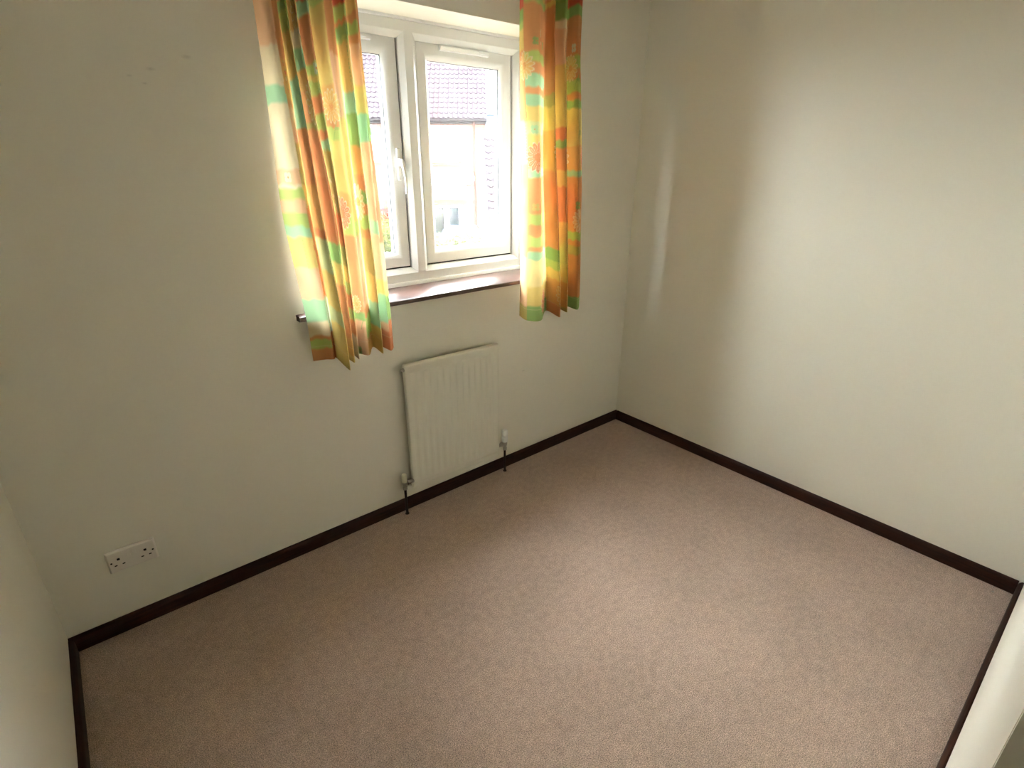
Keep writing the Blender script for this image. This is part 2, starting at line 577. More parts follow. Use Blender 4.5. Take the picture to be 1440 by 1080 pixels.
# trickle vents
def vent(x0, x1, z, par):
    v = MB().prism([(x0, SY, z+.012), (x0, SY-.013, z+.010), (x0, SY-.016, z+.004), (x0, SY-.012, z-.008), (x0, SY, z-.011)], (x0, 0, 0), (x1, 0, 0)).build('trickle_vent', 'upvc', par, smooth=30)
    MB().box(x1-.055, x1-.020, SY-.021, SY-.012, z-.004, z+.006).build('vent_slider', 'upvc', v, bevel=.002)
vent(-1.128, -.868, 2.032, sashR)
vent(-1.73, -1.45, 2.032, sashL)
# cockspur / espagnolette handle on the hidden-edge stile of the left sash
hx = -1.362
hd = MB().box(hx-.010, hx+.010, SY-.009, SY, 1.505, 1.635).build('handle', 'plastic', win, bevel=.005)
MB().lathe((hx, SY-.008, 1.578), (0, -1, 0), [(0, .016), (.014, .015), (.024, .013), (.028, .008)], 16).build('handle_boss', 'plastic', hd, smooth=40)
MB().tube([(hx, SY-.030, 1.584), (hx+.001, SY-.036, 1.572), (hx+.003, SY-.040, 1.550), (hx+.008, SY-.040, 1.520), (hx+.010, SY-.038, 1.480), (hx+.010, SY-.037, 1.452)], [.0095, .0095, .0075, .006, .0055, .005], 12).build('lever', 'plastic', hd, smooth=50)

# sill board
SZ = 1.047
pr = [(0, .205, SZ-.022), (0, -.036, SZ-.022), (0, -.041, SZ-.019), (0, -.043, SZ-.011), (0, -.041, SZ-.003), (0, -.036, SZ), (0, .205, SZ)]
sill = MB()
sill.prism([(WX0+.001, y, z) for _, y, z in pr], (WX0, 0, 0), (WX1-.002, 0, 0))
sill.prism([(-1.966, y, z) for _, y, z in [(0, -.0005, SZ-.022)]+pr[1:6]+[(0, -.0005, SZ)]], (-1.966, 0, 0), (WX0+.0005, 0, 0))
sill.prism([(WX1-.0015, y, z) for _, y, z in [(0, -.0005, SZ-.022)]+pr[1:6]+[(0, -.0005, SZ)]], (WX1, 0, 0), (-.616, 0, 0))
struct(sill.build('trim_1', 'sill', smooth=40), 'glossy dark mahogany window board projecting below the window', 'window sill')

# ---------------------------------------------------------------- radiator
RX0, RX1, RZ0, RZ1 = -1.558, -1.050, 0.131, 0.758
RY = -0.064                             # front face
rad = empty('radiator', (-1.303, -.045, 0))
tag(rad, 'cream single panel radiator with vertical flutes on the wall below the window', 'radiator')
def rel(o):
    o.matrix_parent_inverse = Matrix.Translation(-Vector(rad.location))
    return o
nf = 14
cols = []
pitch = (RX1-RX0)/(nf+.75)
sx = RX0+pitch*.875
xs = [RX0+.0, RX0+.004]
for k in range(nf):
    c = sx+k*pitch
    xs += [c+pitch*q for q in (-.5, -.38, -.27, -.15, 0, .15, .27, .38)]
xs += [sx+(nf-.5)*pitch, RX1-.004, RX1]
zs = [RZ0, RZ0+.004, RZ0+.012, RZ0+.034, RZ0+.038, RZ0+.042, RZ0+.046, RZ0+.052, RZ0+.068] + [RZ0+.068+(RZ1-RZ0-.136)*i/6 for i in range(1, 6)] + [RZ1-.068, RZ1-.053, RZ1-.048, RZ1-.044, RZ1-.040, RZ1-.036, RZ1-.012, RZ1-.004, RZ1]
def flute(x):
    q = ((x-sx)/pitch+.5) % 1-.5
    if x < sx-.5*pitch-1e-6 or x > sx+(nf-.5)*pitch+1e-6:
        return 0
    return max(0, math.cos(min(abs(q)/.38, 1)*math.pi/2))**.8
def zfac(z):
    a = min(1, max(0, (z-RZ0-.038)/.010))
    c = min(1, max(0, (RZ1-.040-z)/.008))
    a, c = a*a*(3-2*a), c*c*(3-2*c)
    return a*c
vs, fs = [], []
for z in zs:
    for x in xs:
        e = 0
        if x in (RX0, RX1) or z in (RZ0, RZ1):
            e = .004
        vs.append((x, RY+e+.0046*flute(x)*zfac(z)-.045*(x-(RX0+RX1)/2), z))
nx = len(xs)
for j in range(len(zs)-1):
    for i in range(nx-1):
        fs.append((j*nx+i, j*nx+i+1, (j+1)*nx+i+1, (j+1)*nx+i))
# rolled rim and back
n0 = len(vs)
rim = [j*nx for j in range(len(zs))] + [(len(zs)-1)*nx+i for i in range(1, nx)] + [j*nx+nx-1 for j in range(len(zs)-2, -1, -1)] + [i for i in range(nx-2, 0, -1)]
for r in rim:
    x, y, z = vs[r]
    vs.append((x, RY+.022-.045*(x-(RX0+RX1)/2), z))
for i in range(len(rim)):
    j = (i+1) % len(rim)
    fs.append((rim[i], rim[j], n0+j, n0+i))
fs.append(tuple(n0+i for i in range(len(rim))))
rel(MB().add(vs, fs).build('panel', 'radiator', rad, smooth=50))
sl_ = .045*(RX1-RX0-.024)/2
rel(MB().prism([(RX0+.012, RY+.001+sl_, RZ0+.030), (RX0+.012, RY-.0022+sl_, RZ0+.027), (RX0+.012, RY-.0022+sl_, RZ0+.014), (RX0+.012, RY+.001+sl_, RZ0+.011)], (RX0+.012, sl_, 0), (RX1-.012, -sl_, 0)).build('bottom_seam', 'radiator', rad, smooth=40))
for bx in (RX0+.09, RX1-.09):
    rel(MB().box(bx-.015, bx+.015, RY+.018-.045*(bx-(RX0+RX1)/2), -.0005, RZ0+.05, RZ1-.05).build('bracket', 'radiator', rad))
# bleed valve at the top left end
rel(MB().lathe((RX0+.002, RY+.023, RZ1-.022), (-1, 0, 0), [(0, .009), (.006, .009), (.0065, .006), (.014, .006), (.0145, .003), (.018, .003)], 14).build('bleed_valve', 'chrome', rad, smooth=35))

PY = -.044
def pipe(x, z1):
    rel(MB().tube([(x, PY, 0), (x, PY, z1)], .0062, 14).build('pipe', 'pipe', rad, smooth=40))
    rel(MB().lathe((x, PY, 0), (0, 0, 1), [(0, .010), (.003, .010), (.005, .008)], 16).build('pipe_collar', 'pipe', rad, smooth=40))
lx, rx = -1.601, -.990
pipe(lx, .150)
pipe(rx, .145)
# lockshield valve, left
lv = rel(MB().lathe((lx, PY, .140), (0, 0, 1), [(0, .0115), (.012, .0115), (.014, .009), (.022, .009), (.024, .011), (.040, .011), (.042, .009)], 18).build('lockshield_valve', 'chrome', rad, smooth=35))
def sub(o):
    return o
sub(MB().lathe((lx, PY, .180), (0, 0, 1), [(0, .012), (.002, .0135), (.036, .0125), (.041, .010), (.042, .004)], 18).build('valve_cap', 'cap', lv, smooth=35))
sub(MB().lathe((lx+.006, PY, .172), (1, 0, 0), [(0, .008), (.008, .008), (.009, .0125), (.022, .0125), (.023, .009), (.030, .009), (.031, .012), (.040, .012)], 6).build('union_nut', 'chrome', lv))
# thermostatic valve, right
tv = rel(MB().lathe((rx, PY, .135), (0, 0, 1), [(0, .0115), (.014, .0115), (.016, .0095), (.026, .0095), (.028, .013), (.048, .014), (.050, .010)], 18).build('thermostatic_valve', 'chrome', rad, smooth=35))
sub(MB().lathe((rx, PY, .184), (0, 0, 1), [(0, .0145), (.004, .017), (.034, .0175), (.037, .0150), (.044, .0150), (.047, .0175), (.064, .0165), (.071, .013), (.073, .005)], 22).build('valve_head', 'plastic', tv, smooth=35))
sub(MB().lathe((rx-.004, PY, .172), (-1, 0, 0), [(0, .008), (.008, .008), (.009, .0125), (.022, .0125), (.023, .009), (.040, .009), (.041, .012), (.052, .012)], 6).build('union_nut', 'chrome', tv))

# ---------------------------------------------------------------- double socket
sk = empty('double_socket', (-2.7296, 0, .2496))
tag(sk, 'white double electric socket with two switches on the wall above the skirting', 'socket')
PW, PH, PT = .146, .086, .012
MB().add([(0, 0, 0), (PW, 0, 0), (PW, 0, PH), (0, 0, PH), (0, -.006, 0), (PW, -.006, 0), (PW, -.006, PH), (0, -.006, PH), (.005, -PT, .005), (PW-.005, -PT, .005), (PW-.005, -PT, PH-.005), (.005, -PT, PH-.005)],
         [(0, 1, 5, 4), (1, 2, 6, 5), (2, 3, 7, 6), (3, 0, 4, 7), (4, 5, 9, 8), (5, 6, 10, 9), (6, 7, 11, 10), (7, 4, 8, 11), (8, 9, 10, 11), (3, 2, 1, 0)]).build('face_plate', 'socket', sk, bevel=.0015)
for cx in (.0335, .1125):
    for (dx, dz, hw, hh) in ((0, .052, .0042, .0042), (-.0115, .029, .0040, .0022), (.0115, .029, .0040, .0022)):
        MB().box(cx+dx-hw, cx+dx+hw, -PT-.0004, -PT+.002, dz-hh, dz+hh).build('pin_slot', 'slot', sk)
for cx in (.065, .081):
    r_ = MB().add([(cx-.0055, -PT, .052), (cx+.0055, -PT, .052), (cx+.0055, -PT, .074), (cx-.0055, -PT, .074), (cx-.0055, -PT-.0050, .0525), (cx+.0055, -PT-.0050, .0525), (cx+.0055, -PT-.0015, .0735), (cx-.0055, -PT-.0015, .0735)],
                  [(0, 1, 5, 4), (1, 2, 6, 5), (2, 3, 7, 6), (3, 0, 4, 7), (4, 5, 6, 7), (3, 2, 1, 0)]).build('switch', 'socket', sk, bevel=.0008)
for cx in (.0115, .1345):
    MB().lathe((cx, -PT+.001, .043), (0, -1, 0), [(0, .0032), (.0016, .0032), (.0018, .0026)], 12).build('screw', 'slot', sk)

# ---------------------------------------------------------------- small things on the walls and carpet
hk = MB().tube([(-1.916+.012*math.sin(a), -.004-.010*(1-math.cos(a*.5)), 2.016+.014*math.cos(a)) for a in [i*2*math.pi/16 for i in range(16)]], .0026, 8)
tag(hk.build('cord_ring', 'plastic', smooth=60), 'small white ring on the wall at the top of the curtain nearer the socket', 'ring')

for (x, y, r, lab) in ((-2.853, -.028, .0045, 'pale plaster flake on the carpet in the corner near the socket'),
                       (-2.838, -.070, .003, 'tiny pale crumb on the carpet beside the plaster flake'),
                       (-.062, -1.990, .0055, 'scrap of grey fluff on the carpet in the corner of the doorway wall')):
    vs = [(r*(.7+.5*random.random())*math.cos(a), r*(.7+.5*random.random())*math.sin(a), .0015) for a in [i*math.pi/4 for i in range(8)]]
    vs2 = [(a*.7, b_*.7, .0035+random.random()*.001) for a, b_, _ in vs]
    o = MB().add(vs+vs2, [(i, (i+1) % 8, 8+(i+1) % 8, 8+i) for i in range(8)]+[tuple(range(8, 16)), tuple(range(7, -1, -1))]).build('plaster_flake', 'crumb')
    o.location = (x, y, 0)
    tag(o, lab, 'flake')


# ---------------------------------------------------------------- curtains
PAL = {k: np.array(lin(v)) for k, v in dict(
    orange=(228, 152, 88), deep=(222, 136, 70), rust=(226, 132, 82), amber=(232, 174, 90), yellow=(234, 204, 108), lime=(182, 208, 104),
    green=(138, 186, 96), mint=(160, 214, 160), olive=(190, 176, 92), peach=(242, 190, 142), cream=(240, 222, 176), paleyel=(246, 224, 150),
    palemint=(206, 226, 190), palelime=(206, 216, 146), palepeach=(246, 214, 180), red=(214, 74, 48), gold=(246, 214, 120),
    redflower=(226, 96, 76), paleflower=(250, 234, 190)).items()}
PAL = {k: v*.68+np.array((.66, .52, .36))*.17 for k, v in PAL.items()}

def catmull(P, t):
    P = np.asarray(P, float)
    n = len(P)
    i = np.clip(np.floor(t).astype(int), 0, n-2)
    f = (t-i)[:, None]
    p0, p1, p2, p3 = P[np.clip(i-1, 0, n-1)], P[i], P[i+1], P[np.clip(i+2, 0, n-1)]
    return .5*((2*p1)+(p2-p0)*f+(2*p0-5*p1+4*p2-p3)*f*f+(3*p1-p0-3*p2+p3)*f**3)

def value_noise(x, y, seed):
    r = np.random.RandomState(seed).rand(64, 64)
    xi, yi = np.floor(x).astype(int), np.floor(y).astype(int)
    fx, fy = x-xi, y-yi
    fx, fy = fx*fx*(3-2*fx), fy*fy*(3-2*fy)
    g = lambda a, b_: r[a % 64, b_ % 64]
    return (g(xi, yi)*(1-fx)+g(xi+1, yi)*fx)*(1-fy)+(g(xi, yi+1)*(1-fx)+g(xi+1, yi+1)*fx)*fy

def curtain(rows, rz, prints, motifs, ztop, zhem, label, seed):
    rows = [np.asarray(r, float) for r in rows]
    for r in rows:                                   # push ridges and valleys a little further apart
        y = r[:, 1].copy()
        mn = np.convolve(np.r_[y[0], y, y[-1]], [.25, .5, .25], 'valid')
        r[1:-1, 1] = np.minimum((y+(y-mn)*.9)[1:-1], -.045)
    n = len(rows[0])
    step = .0028
    # rows resampled in the fold parameter t, evenly by cloth length
    tt = np.linspace(0, n-1, 3000)
    mid = catmull(rows[1], tt)
    ds = np.r_[0, np.cumsum(np.hypot(*np.diff(mid, axis=0).T))]
    ns = int(ds[-1]/step)
    S = np.linspace(0, ds[-1], ns)
    t = np.interp(S, ds, tt)
    nz = int((ztop-zhem)/step)
    Z = np.linspace(zhem, ztop, nz)
    A = [catmull(r, t) for r in rows]
    low = A[2]+(A[2]-A[1])*.25
    zk = [zhem-.3, rz[2], rz[1], rz[0], ztop+.5]
    K = np.stack([low, A[2], A[1], A[0], A[0]])
    zf = np.linspace(zhem-.15, ztop+.15, nz+200)
    idx = np.clip(np.searchsorted(zk, zf)-1, 0, 3)
    z0, z1 = np.array(zk)[idx], np.array(zk)[idx+1]
    f = ((zf-z0)/(z1-z0))[:, None, None]
    P = K[idx]*(1-f)+K[idx+1]*f
    win_ = 61
    cs = np.cumsum(np.concatenate([np.zeros((1,)+P.shape[1:]), P]), axis=0)
    Ps = (cs[win_:]-cs[:-win_])/win_
    zs_ = zf[win_//2:win_//2+len(Ps)]
    XY = np.empty((nz, ns, 2))
    ii = np.clip(np.searchsorted(zs_, Z)-1, 0, len(zs_)-2)
    ff = ((Z-zs_[ii])/(zs_[ii+1]-zs_[ii]))[:, None, None]
    XY = Ps[ii]*(1-ff)+Ps[ii+1]*ff
    SS, ZZ = np.meshgrid(S, Z)
    TT, _ = np.meshgrid(t, Z)
    # soft crumple of the cloth
    cr = value_noise(SS*14+3, ZZ*5, seed)-.5+.5*(value_noise(SS*30, ZZ*9+5, seed+1)-.5)
    XY[..., 1] += .004*cr
    XY[..., 1] = np.minimum(XY[..., 1], -.012)
    hemz = ZZ+np.where(ZZ < zhem+.02, 0, 0)
    verts = np.stack([XY[..., 0], XY[..., 1], hemz], -1).reshape(-1, 3)
    q = np.arange(nz*ns).reshape(nz, ns)
    faces = np.stack([q[:-1, :-1], q[:-1, 1:], q[1:, 1:], q[1:, :-1]], -1).reshape(-1, 4)
    # ---- the print: watercolour patchwork, daisies, clovers, dotted lines
    col = np.zeros((nz, ns, 3))
    wob = (value_noise(SS*40, ZZ*40, seed+2)-.5)*.012
    wobt = (value_noise(SS*30, ZZ*30+9, seed+3)-.5)*.05
    for (t0, t1), bands in prints:
        msk = (TT+wobt >= t0) & (TT+wobt < t1)
        if t0 == 0:
            msk |= TT+wobt < 0
        if t1 >= n-1:
            msk |= TT+wobt >= t1
        cc = np.empty((nz, ns, 3))
        cc[:] = PAL[bands[0][1]]
        for zb, name in bands[1:]:
            k = np.clip((zb-(ZZ+wob))/.010+.5, 0, 1)[..., None]
            cc = cc*(1-k)+PAL[name]*k
        col[msk] = cc[msk]
    wash = 1+.22*(value_noise(SS*22, ZZ*16, seed+4)-.5)
    col *= wash[..., None]
    def put(mask, c, a=1.0):
        mm = (np.clip(mask, 0, 1)*a)[..., None]
        col[:] = col*(1-mm)+PAL[c]*mm
    for kind, tc_, zc, r, c in motifs:
        sc_ = np.interp(tc_, tt, ds)
        dx, dz = SS-sc_, ZZ-zc
        rr, an = np.hypot(dx, dz), np.arctan2(dz, dx)
        if kind == 'daisy':
            r = r*1.15
            pet = np.abs(np.cos(an*7+1.3*seed))                 # 14 petals
            edge = r*(.72+.28*pet)
            inside = (rr < edge) & (rr > r*.22)
            put(inside, c, .55 if c != 'redflower' else .75)
            rim = ((np.abs(rr-edge) < .0028) | (pet < .22)) & (rr < edge+.002) & (rr > r*.3)
            put(rim, {'gold': 'cream', 'redflower': 'palepeach', 'paleflower': 'paleflower'}[c], .9)
            put((pet > .93) & (rr < edge*.8) & (rr > r*.3), 'amber' if c != 'redflower' else 'peach', .6)
            put(rr < r*.24, 'amber' if c != 'redflower' else 'rust', .9)
            put((rr < r*.26) & (value_noise(SS*420, ZZ*420, 5) > .6), 'deep', .8)
        elif kind == 'clover':
            for a in (.785, 2.356, 3.927, 5.498):
                put(np.hypot(dx-r*.6*math.cos(a), dz-r*.6*math.sin(a)) < r*.48, c, .85)
            put(rr < r*.2, 'deep', .9)
        elif kind == 'dots':
            k = np.round(dz/.012)*.012
            put((np.abs(k) < r) & (np.hypot(dx, dz-k) < .0038), c, .85)
        elif kind == 'blossom':
            rs = np.random.RandomState(int(abs(zc)*1000))
            for _ in range(7):
                ox, oz = rs.uniform(-.012, .012), rs.uniform(-r, r)
                put(np.hypot(dx-ox, dz-oz) < .006, c if rs.rand() < .6 else 'cream', .85)
                put(np.hypot(dx-ox-.007, dz-oz-.006) < .004, 'green', .7)
        elif kind == 'stem':
            put((np.abs(dx-.35*dz-.25*np.sin(dz*60)*.02) < .0022) & (np.abs(dz) < r), c, .8)
            put((np.hypot((dx-.012)*.8, (dz-.008)*1.8) < .010), c, .7)
    put((np.abs(ZZ-zhem-.055) < .0012), 'cream', .35)
    root = empty('curtain', (float(verts[:, 0].mean()), -.1, zhem))
    tag(root, label, 'curtain')
    me = bpy.data.meshes.new('drape')
    me.from_pydata(verts-np.array(root.location), [], faces)
    at = me.color_attributes.new('print', 'FLOAT_COLOR', 'POINT')
    at.data.foreach_set('color', np.concatenate([np.clip(col, 0, .95), np.ones((nz, ns, 1))], -1).astype(np.float32).ravel())
    me.polygons.foreach_set('use_smooth', np.ones(len(faces), bool))
    me.update()
    link('drape', me, 'fabric', root)
    # heading tape behind the gathered top
    x0, x1 = float(verts[:, 0].min()), float(verts[:, 0].max())
    tp = MB().box(x0+.01, x1-.01, -.078, -.074, ztop-.03, ztop+.005).build('heading_tape', 'tape', root)
    tp.matrix_parent_inverse = Matrix.Translation(-Vector(root.location))
    for k in range(6):
        hx_ = x0+.02+(x1-x0-.04)*k/5
        h_ = MB().tube([(hx_, -.076, ztop-.01), (hx_, -.084, ztop+.010), (hx_, -.076, ztop+.021)], .0016, 6).build('curtain_hook', 'plastic', root)
        h_.matrix_parent_inverse = Matrix.Translation(-Vector(root.location))
    return root

L_Z= [1.926, 1.411, 1.047]
L_ROWS=[
    [(-1.952, -0.018), (-1.944, -0.062), (-1.931, -0.1), (-1.895, -0.08), (-1.9, -0.13), (-1.871, -0.085), (-1.872, -0.13), (-1.843, -0.09), (-1.834, -0.13), (-1.799, -0.085), (-1.783, -0.13), (-1.718, -0.085), (-1.714, -0.125), (-1.675, -0.08), (-1.667, -0.11), (-1.634, -0.07)] ,
    [(-1.966, -0.020), (-1.936, -0.058), (-1.91, -0.1), (-1.877, -0.075), (-1.879, -0.135), (-1.842, -0.09), (-1.838, -0.145), (-1.799, -0.1), (-1.806, -0.135), (-1.781, -0.1), (-1.764, -0.135), (-1.702, -0.08), (-1.705, -0.13), (-1.67, -0.09), (-1.664, -0.12), (-1.624, -0.085)] ,
    [(-1.946, -0.052), (-1.907, -0.066), (-1.877, -0.085), (-1.862, -0.095), (-1.877, -0.195), (-1.835, -0.135), (-1.829, -0.155), (-1.797, -0.11), (-1.799, -0.135), (-1.773, -0.1), (-1.748, -0.115), (-1.69, -0.065), (-1.697, -0.125), (-1.662, -0.085), (-1.655, -0.12), (-1.626, -0.1)] ,
]
R_Z= [2.048, 1.605, 1.005]
R_ROWS=[
    [(-0.919, -0.06), (-0.935, -0.1), (-0.891, -0.125), (-0.777, -0.08), (-0.794, -0.12), (-0.727, -0.08), (-0.728, -0.12), (-0.649, -0.08), (-0.645, -0.115), (-0.553, -0.06)] ,
    [(-0.896, -0.05), (-0.922, -0.12), (-0.894, -0.15), (-0.779, -0.09), (-0.795, -0.145), (-0.711, -0.095), (-0.714, -0.135), (-0.626, -0.085), (-0.62, -0.125), (-0.52, -0.07)] ,
    [(-0.892, -0.045), (-0.923, -0.125), (-0.87, -0.155), (-0.727, -0.09), (-0.761, -0.165), (-0.656, -0.1), (-0.666, -0.135), (-0.583, -0.085), (-0.588, -0.13), (-0.51, -0.09)] ,
]
L_PRINT=[
    ((0,2), [(2.129,"peach"), (1.913,"cream"), (1.803,"mint"), (1.750,"cream"), (1.557,"peach"), (1.509,"cream"), (1.496,"lime"), (1.462,"peach"), (1.419,"lime"), (1.373,"mint"), (1.335,"yellow"), (1.227,"peach"), (1.113,"mint"), (1.028,"cream"), (0.970,"orange"), (0.954,"lime"), (0.921,"orange")]),
    ((2,3), [(2.133,"orange"), (1.878,"amber"), (1.762,"orange"), (1.742,"peach"), (1.639,"olive"), (1.508,"yellow"), (1.440,"orange"), (1.346,"deep"), (1.117,"palemint"), (0.982,"deep")]),
    ((3,5), [(2.138,"orange"), (2.030,"green"), (2.001,"lime"), (1.947,"yellow"), (1.823,"mint"), (1.677,"orange"), (1.508,"amber"), (1.363,"deep"), (1.331,"palelime"), (1.217,"yellow"), (1.084,"palelime"), (1.030,"yellow")]),
    ((5,7), [(2.143,"yellow"), (2.035,"amber"), (1.956,"cream"), (1.907,"mint"), (1.849,"amber"), (1.790,"orange"), (1.700,"olive"), (1.679,"orange"), (1.530,"deep"), (1.315,"green"), (1.249,"yellow"), (1.166,"orange"), (0.969,"amber"), (0.899,"yellow")]),
    ((7,9), [(2.150,"red"), (2.033,"mint"), (1.995,"orange"), (1.868,"lime"), (1.837,"yellow"), (1.817,"lime"), (1.780,"orange"), (1.726,"lime"), (1.676,"orange"), (1.650,"mint"), (1.615,"olive"), (1.411,"deep"), (1.300,"olive"), (1.223,"yellow"), (1.170,"lime"), (1.125,"orange"), (1.070,"lime"), (1.026,"orange"), (0.964,"cream")]),
    ((9,10), [(2.156,"lime"), (2.030,"yellow"), (1.811,"amber"), (1.749,"orange"), (1.685,"lime"), (1.642,"yellow"), (1.482,"amber"), (1.410,"lime"), (1.336,"orange"), (1.043,"green"), (1.015,"peach")]),
    ((10,11), [(2.163,"orange"), (1.905,"peach"), (1.751,"peach"), (1.719,"yellow"), (1.586,"yellow"), (1.445,"yellow"), (1.383,"lime"), (1.333,"peach"), (1.060,"orange"), (1.023,"lime"), (0.938,"amber")]),
    ((11,13), [(2.171,"red"), (2.042,"lime"), (2.003,"orange"), (1.988,"green"), (1.956,"lime"), (1.940,"yellow"), (1.796,"mint"), (1.732,"green"), (1.632,"amber"), (1.539,"orange"), (1.485,"green"), (1.443,"orange"), (1.401,"lime"), (1.351,"orange"), (1.315,"olive"), (1.185,"yellow"), (1.074,"mint"), (0.974,"yellow")]),
    ((13,14), [(2.177,"yellow"), (2.033,"orange"), (2.003,"lime"), (1.973,"orange"), (1.943,"peach"), (1.819,"yellow"), (1.733,"mint"), (1.644,"peach"), (1.503,"peach"), (1.379,"mint"), (1.328,"peach"), (1.276,"peach"), (1.154,"yellow"), (1.098,"mint"), (0.983,"peach"), (0.951,"rust")]),
    ((14,15), [(2.180,"orange"), (1.935,"amber"), (1.821,"yellow"), (1.734,"green"), (1.640,"rust"), (1.326,"rust"), (1.295,"peach"), (1.151,"yellow"), (1.095,"green"), (0.994,"rust")]),
]
R_PRINT=[
    ((0,1), [(2.305,"red"), (2.146,"green"), (2.099,"lime"), (2.075,"yellow"), (2.006,"orange"), (1.914,"orange"), (1.742,"peach"), (1.574,"lime"), (1.472,"yellow"), (1.365,"yellow"), (1.175,"peach"), (0.936,"olive")]),
    ((1,3), [(2.319,"yellow"), (2.192,"lime"), (2.166,"orange"), (1.999,"lime"), (1.964,"orange"), (1.920,"mint"), (1.870,"orange"), (1.843,"mint"), (1.800,"yellow"), (1.740,"palelime"), (1.690,"yellow"), (1.554,"mint"), (1.518,"orange"), (1.361,"lime"), (1.316,"orange"), (1.265,"lime"), (1.219,"orange"), (1.195,"mint"), (1.158,"paleyel"), (1.034,"yellow"), (0.942,"green")]),
    ((3,5), [(2.335,"orange"), (2.194,"yellow"), (2.175,"orange"), (1.941,"orange"), (1.855,"olive"), (1.806,"yellow"), (1.710,"amber"), (1.544,"orange"), (1.195,"green"), (1.139,"lime"), (1.097,"yellow"), (1.047,"amber"), (0.923,"orange")]),
    ((5,7), [(2.347,"lime"), (2.204,"green"), (2.134,"cream"), (2.104,"peach"), (1.969,"yellow"), (1.724,"rust"), (1.671,"green"), (1.641,"orange"), (1.544,"yellow"), (1.475,"orange"), (1.312,"yellow"), (1.020,"amber"), (0.889,"olive")]),
    ((7,9), [(2.360,"orange"), (2.228,"red"), (2.195,"green"), (2.155,"orange"), (2.011,"lime"), (1.965,"orange"), (1.919,"lime"), (1.868,"orange"), (1.840,"green"), (1.808,"yellow"), (1.651,"amber"), (1.543,"mint"), (1.518,"orange"), (1.347,"orange"), (1.262,"lime"), (1.220,"orange"), (1.192,"olive"), (1.150,"orange"), (0.931,"green")]),
]
L_MOTIF=[
    ("daisy",5.9,2.001,0.05,"gold"),
    ("daisy",6.2,1.750,0.055,"gold"),
    ("daisy",9.6,1.749,0.045,"gold"),
    ("daisy",9.2,1.410,0.05,"redflower"),
    ("daisy",11.2,1.444,0.055,"paleflower"),
    ("clover",8,1.852,0.018,"palemint"),
    ("clover",6.6,1.836,0.016,"palemint"),
    ("clover",1,1.531,0.018,"palemint"),
    ("clover",6.2,1.928,0.012,"green"),
    ("clover",9.2,0.887,0.018,"green"),
    ("dots",6.8,1.563,0.07,"cream"),
    ("blossom",2.5,1.821,0.05,"redflower"),
    ("blossom",7.4,1.478,0.05,"cream"),
    ("dots",11.8,1.889,0.07,"green"),
    ("blossom",4.4,1.347,0.025,"redflower"),
    ("stem",4.2,1.281,0.03,"green"),
    ("stem",9.7,1.008,0.03,"green"),
    ("stem",9.6,1.675,0.03,"green"),
    ("daisy",9.4,1.077,0.03,"gold"),
    ("dots",1.2,1.276,0.06,"green"),
    ("blossom",14.5,1.621,0.03,"redflower"),
]
R_MOTIF=[
    ("daisy",0.9,1.947,0.045,"gold"),
    ("daisy",1.9,1.598,0.055,"redflower"),
    ("daisy",4.4,1.628,0.045,"paleflower"),
    ("daisy",6.6,1.599,0.055,"paleflower"),
    ("daisy",8.6,1.599,0.045,"redflower"),
    ("daisy",7.4,1.966,0.045,"gold"),
    ("daisy",8.2,1.313,0.05,"paleflower"),
    ("daisy",2.4,0.944,0.055,"redflower"),
    ("daisy",4.3,0.980,0.05,"gold"),
    ("daisy",6.4,0.963,0.045,"gold"),
    ("clover",1.9,2.034,0.016,"green"),
    ("clover",2.7,2.035,0.016,"green"),
    ("clover",1.6,1.709,0.018,"mint"),
    ("clover",1.6,1.394,0.018,"olive"),
    ("clover",8,1.387,0.02,"green"),
    ("clover",7.6,2.041,0.018,"palemint"),
    ("clover",2.2,1.053,0.018,"mint"),
    ("clover",8.2,1.706,0.014,"green"),
    ("blossom",2.4,2.063,0.03,"redflower"),
    ("dots",4.7,1.444,0.07,"cream"),
    ("dots",0.85,1.688,0.1,"green"),
    ("stem",7.8,1.912,0.03,"green"),
]
ZT = 2.275
curtain(L_ROWS, L_Z, L_PRINT, L_MOTIF, ZT, .872, 'orange and green floral curtain hanging at the window handle side, its hem pulled outwards', 3)
curtain(R_ROWS, R_Z, R_PRINT, R_MOTIF, ZT, .868, 'straight orange and yellow floral curtain between the window and the room corner', 21)
rl = empty('curtain_rail', (-1.25, -.07, ZT))
tag(rl, 'white curtain rail fixed to the wall above the window', 'curtain rail')
for nm, bb in (('track', (-.76, .76, -.012, .004, .024, .046)), ('end_stop', (-.772, -.76, -.014, .006, .022, .048)), ('end_stop', (.76, .772, -.014, .006, .022, .048)),
               ('bracket', (-.61, -.58, .002, .0695, .03, .042)), ('bracket', (-.015, .015, .002, .0695, .03, .042)), ('bracket', (.58, .61, .002, .0695, .03, .042))):
    MB().box(*bb).build(nm, 'plastic', rl, bevel=.002)

# ---------------------------------------------------------------- outside
GZ = -2.30
def out(u, d, z=GZ):
    """a point u to the right and d ahead on the street the room overlooks"""
    return Vector((CAM.x+rt.x*u+math.sin(YAW)*d, CAM.y+rt.y*u+math.cos(YAW)*d, z))
struct(MB().box(-60, 60, .45, 110, GZ-.2, GZ).build('ground', 'lawn'), 'grey paved ground outside below the window', 'ground')

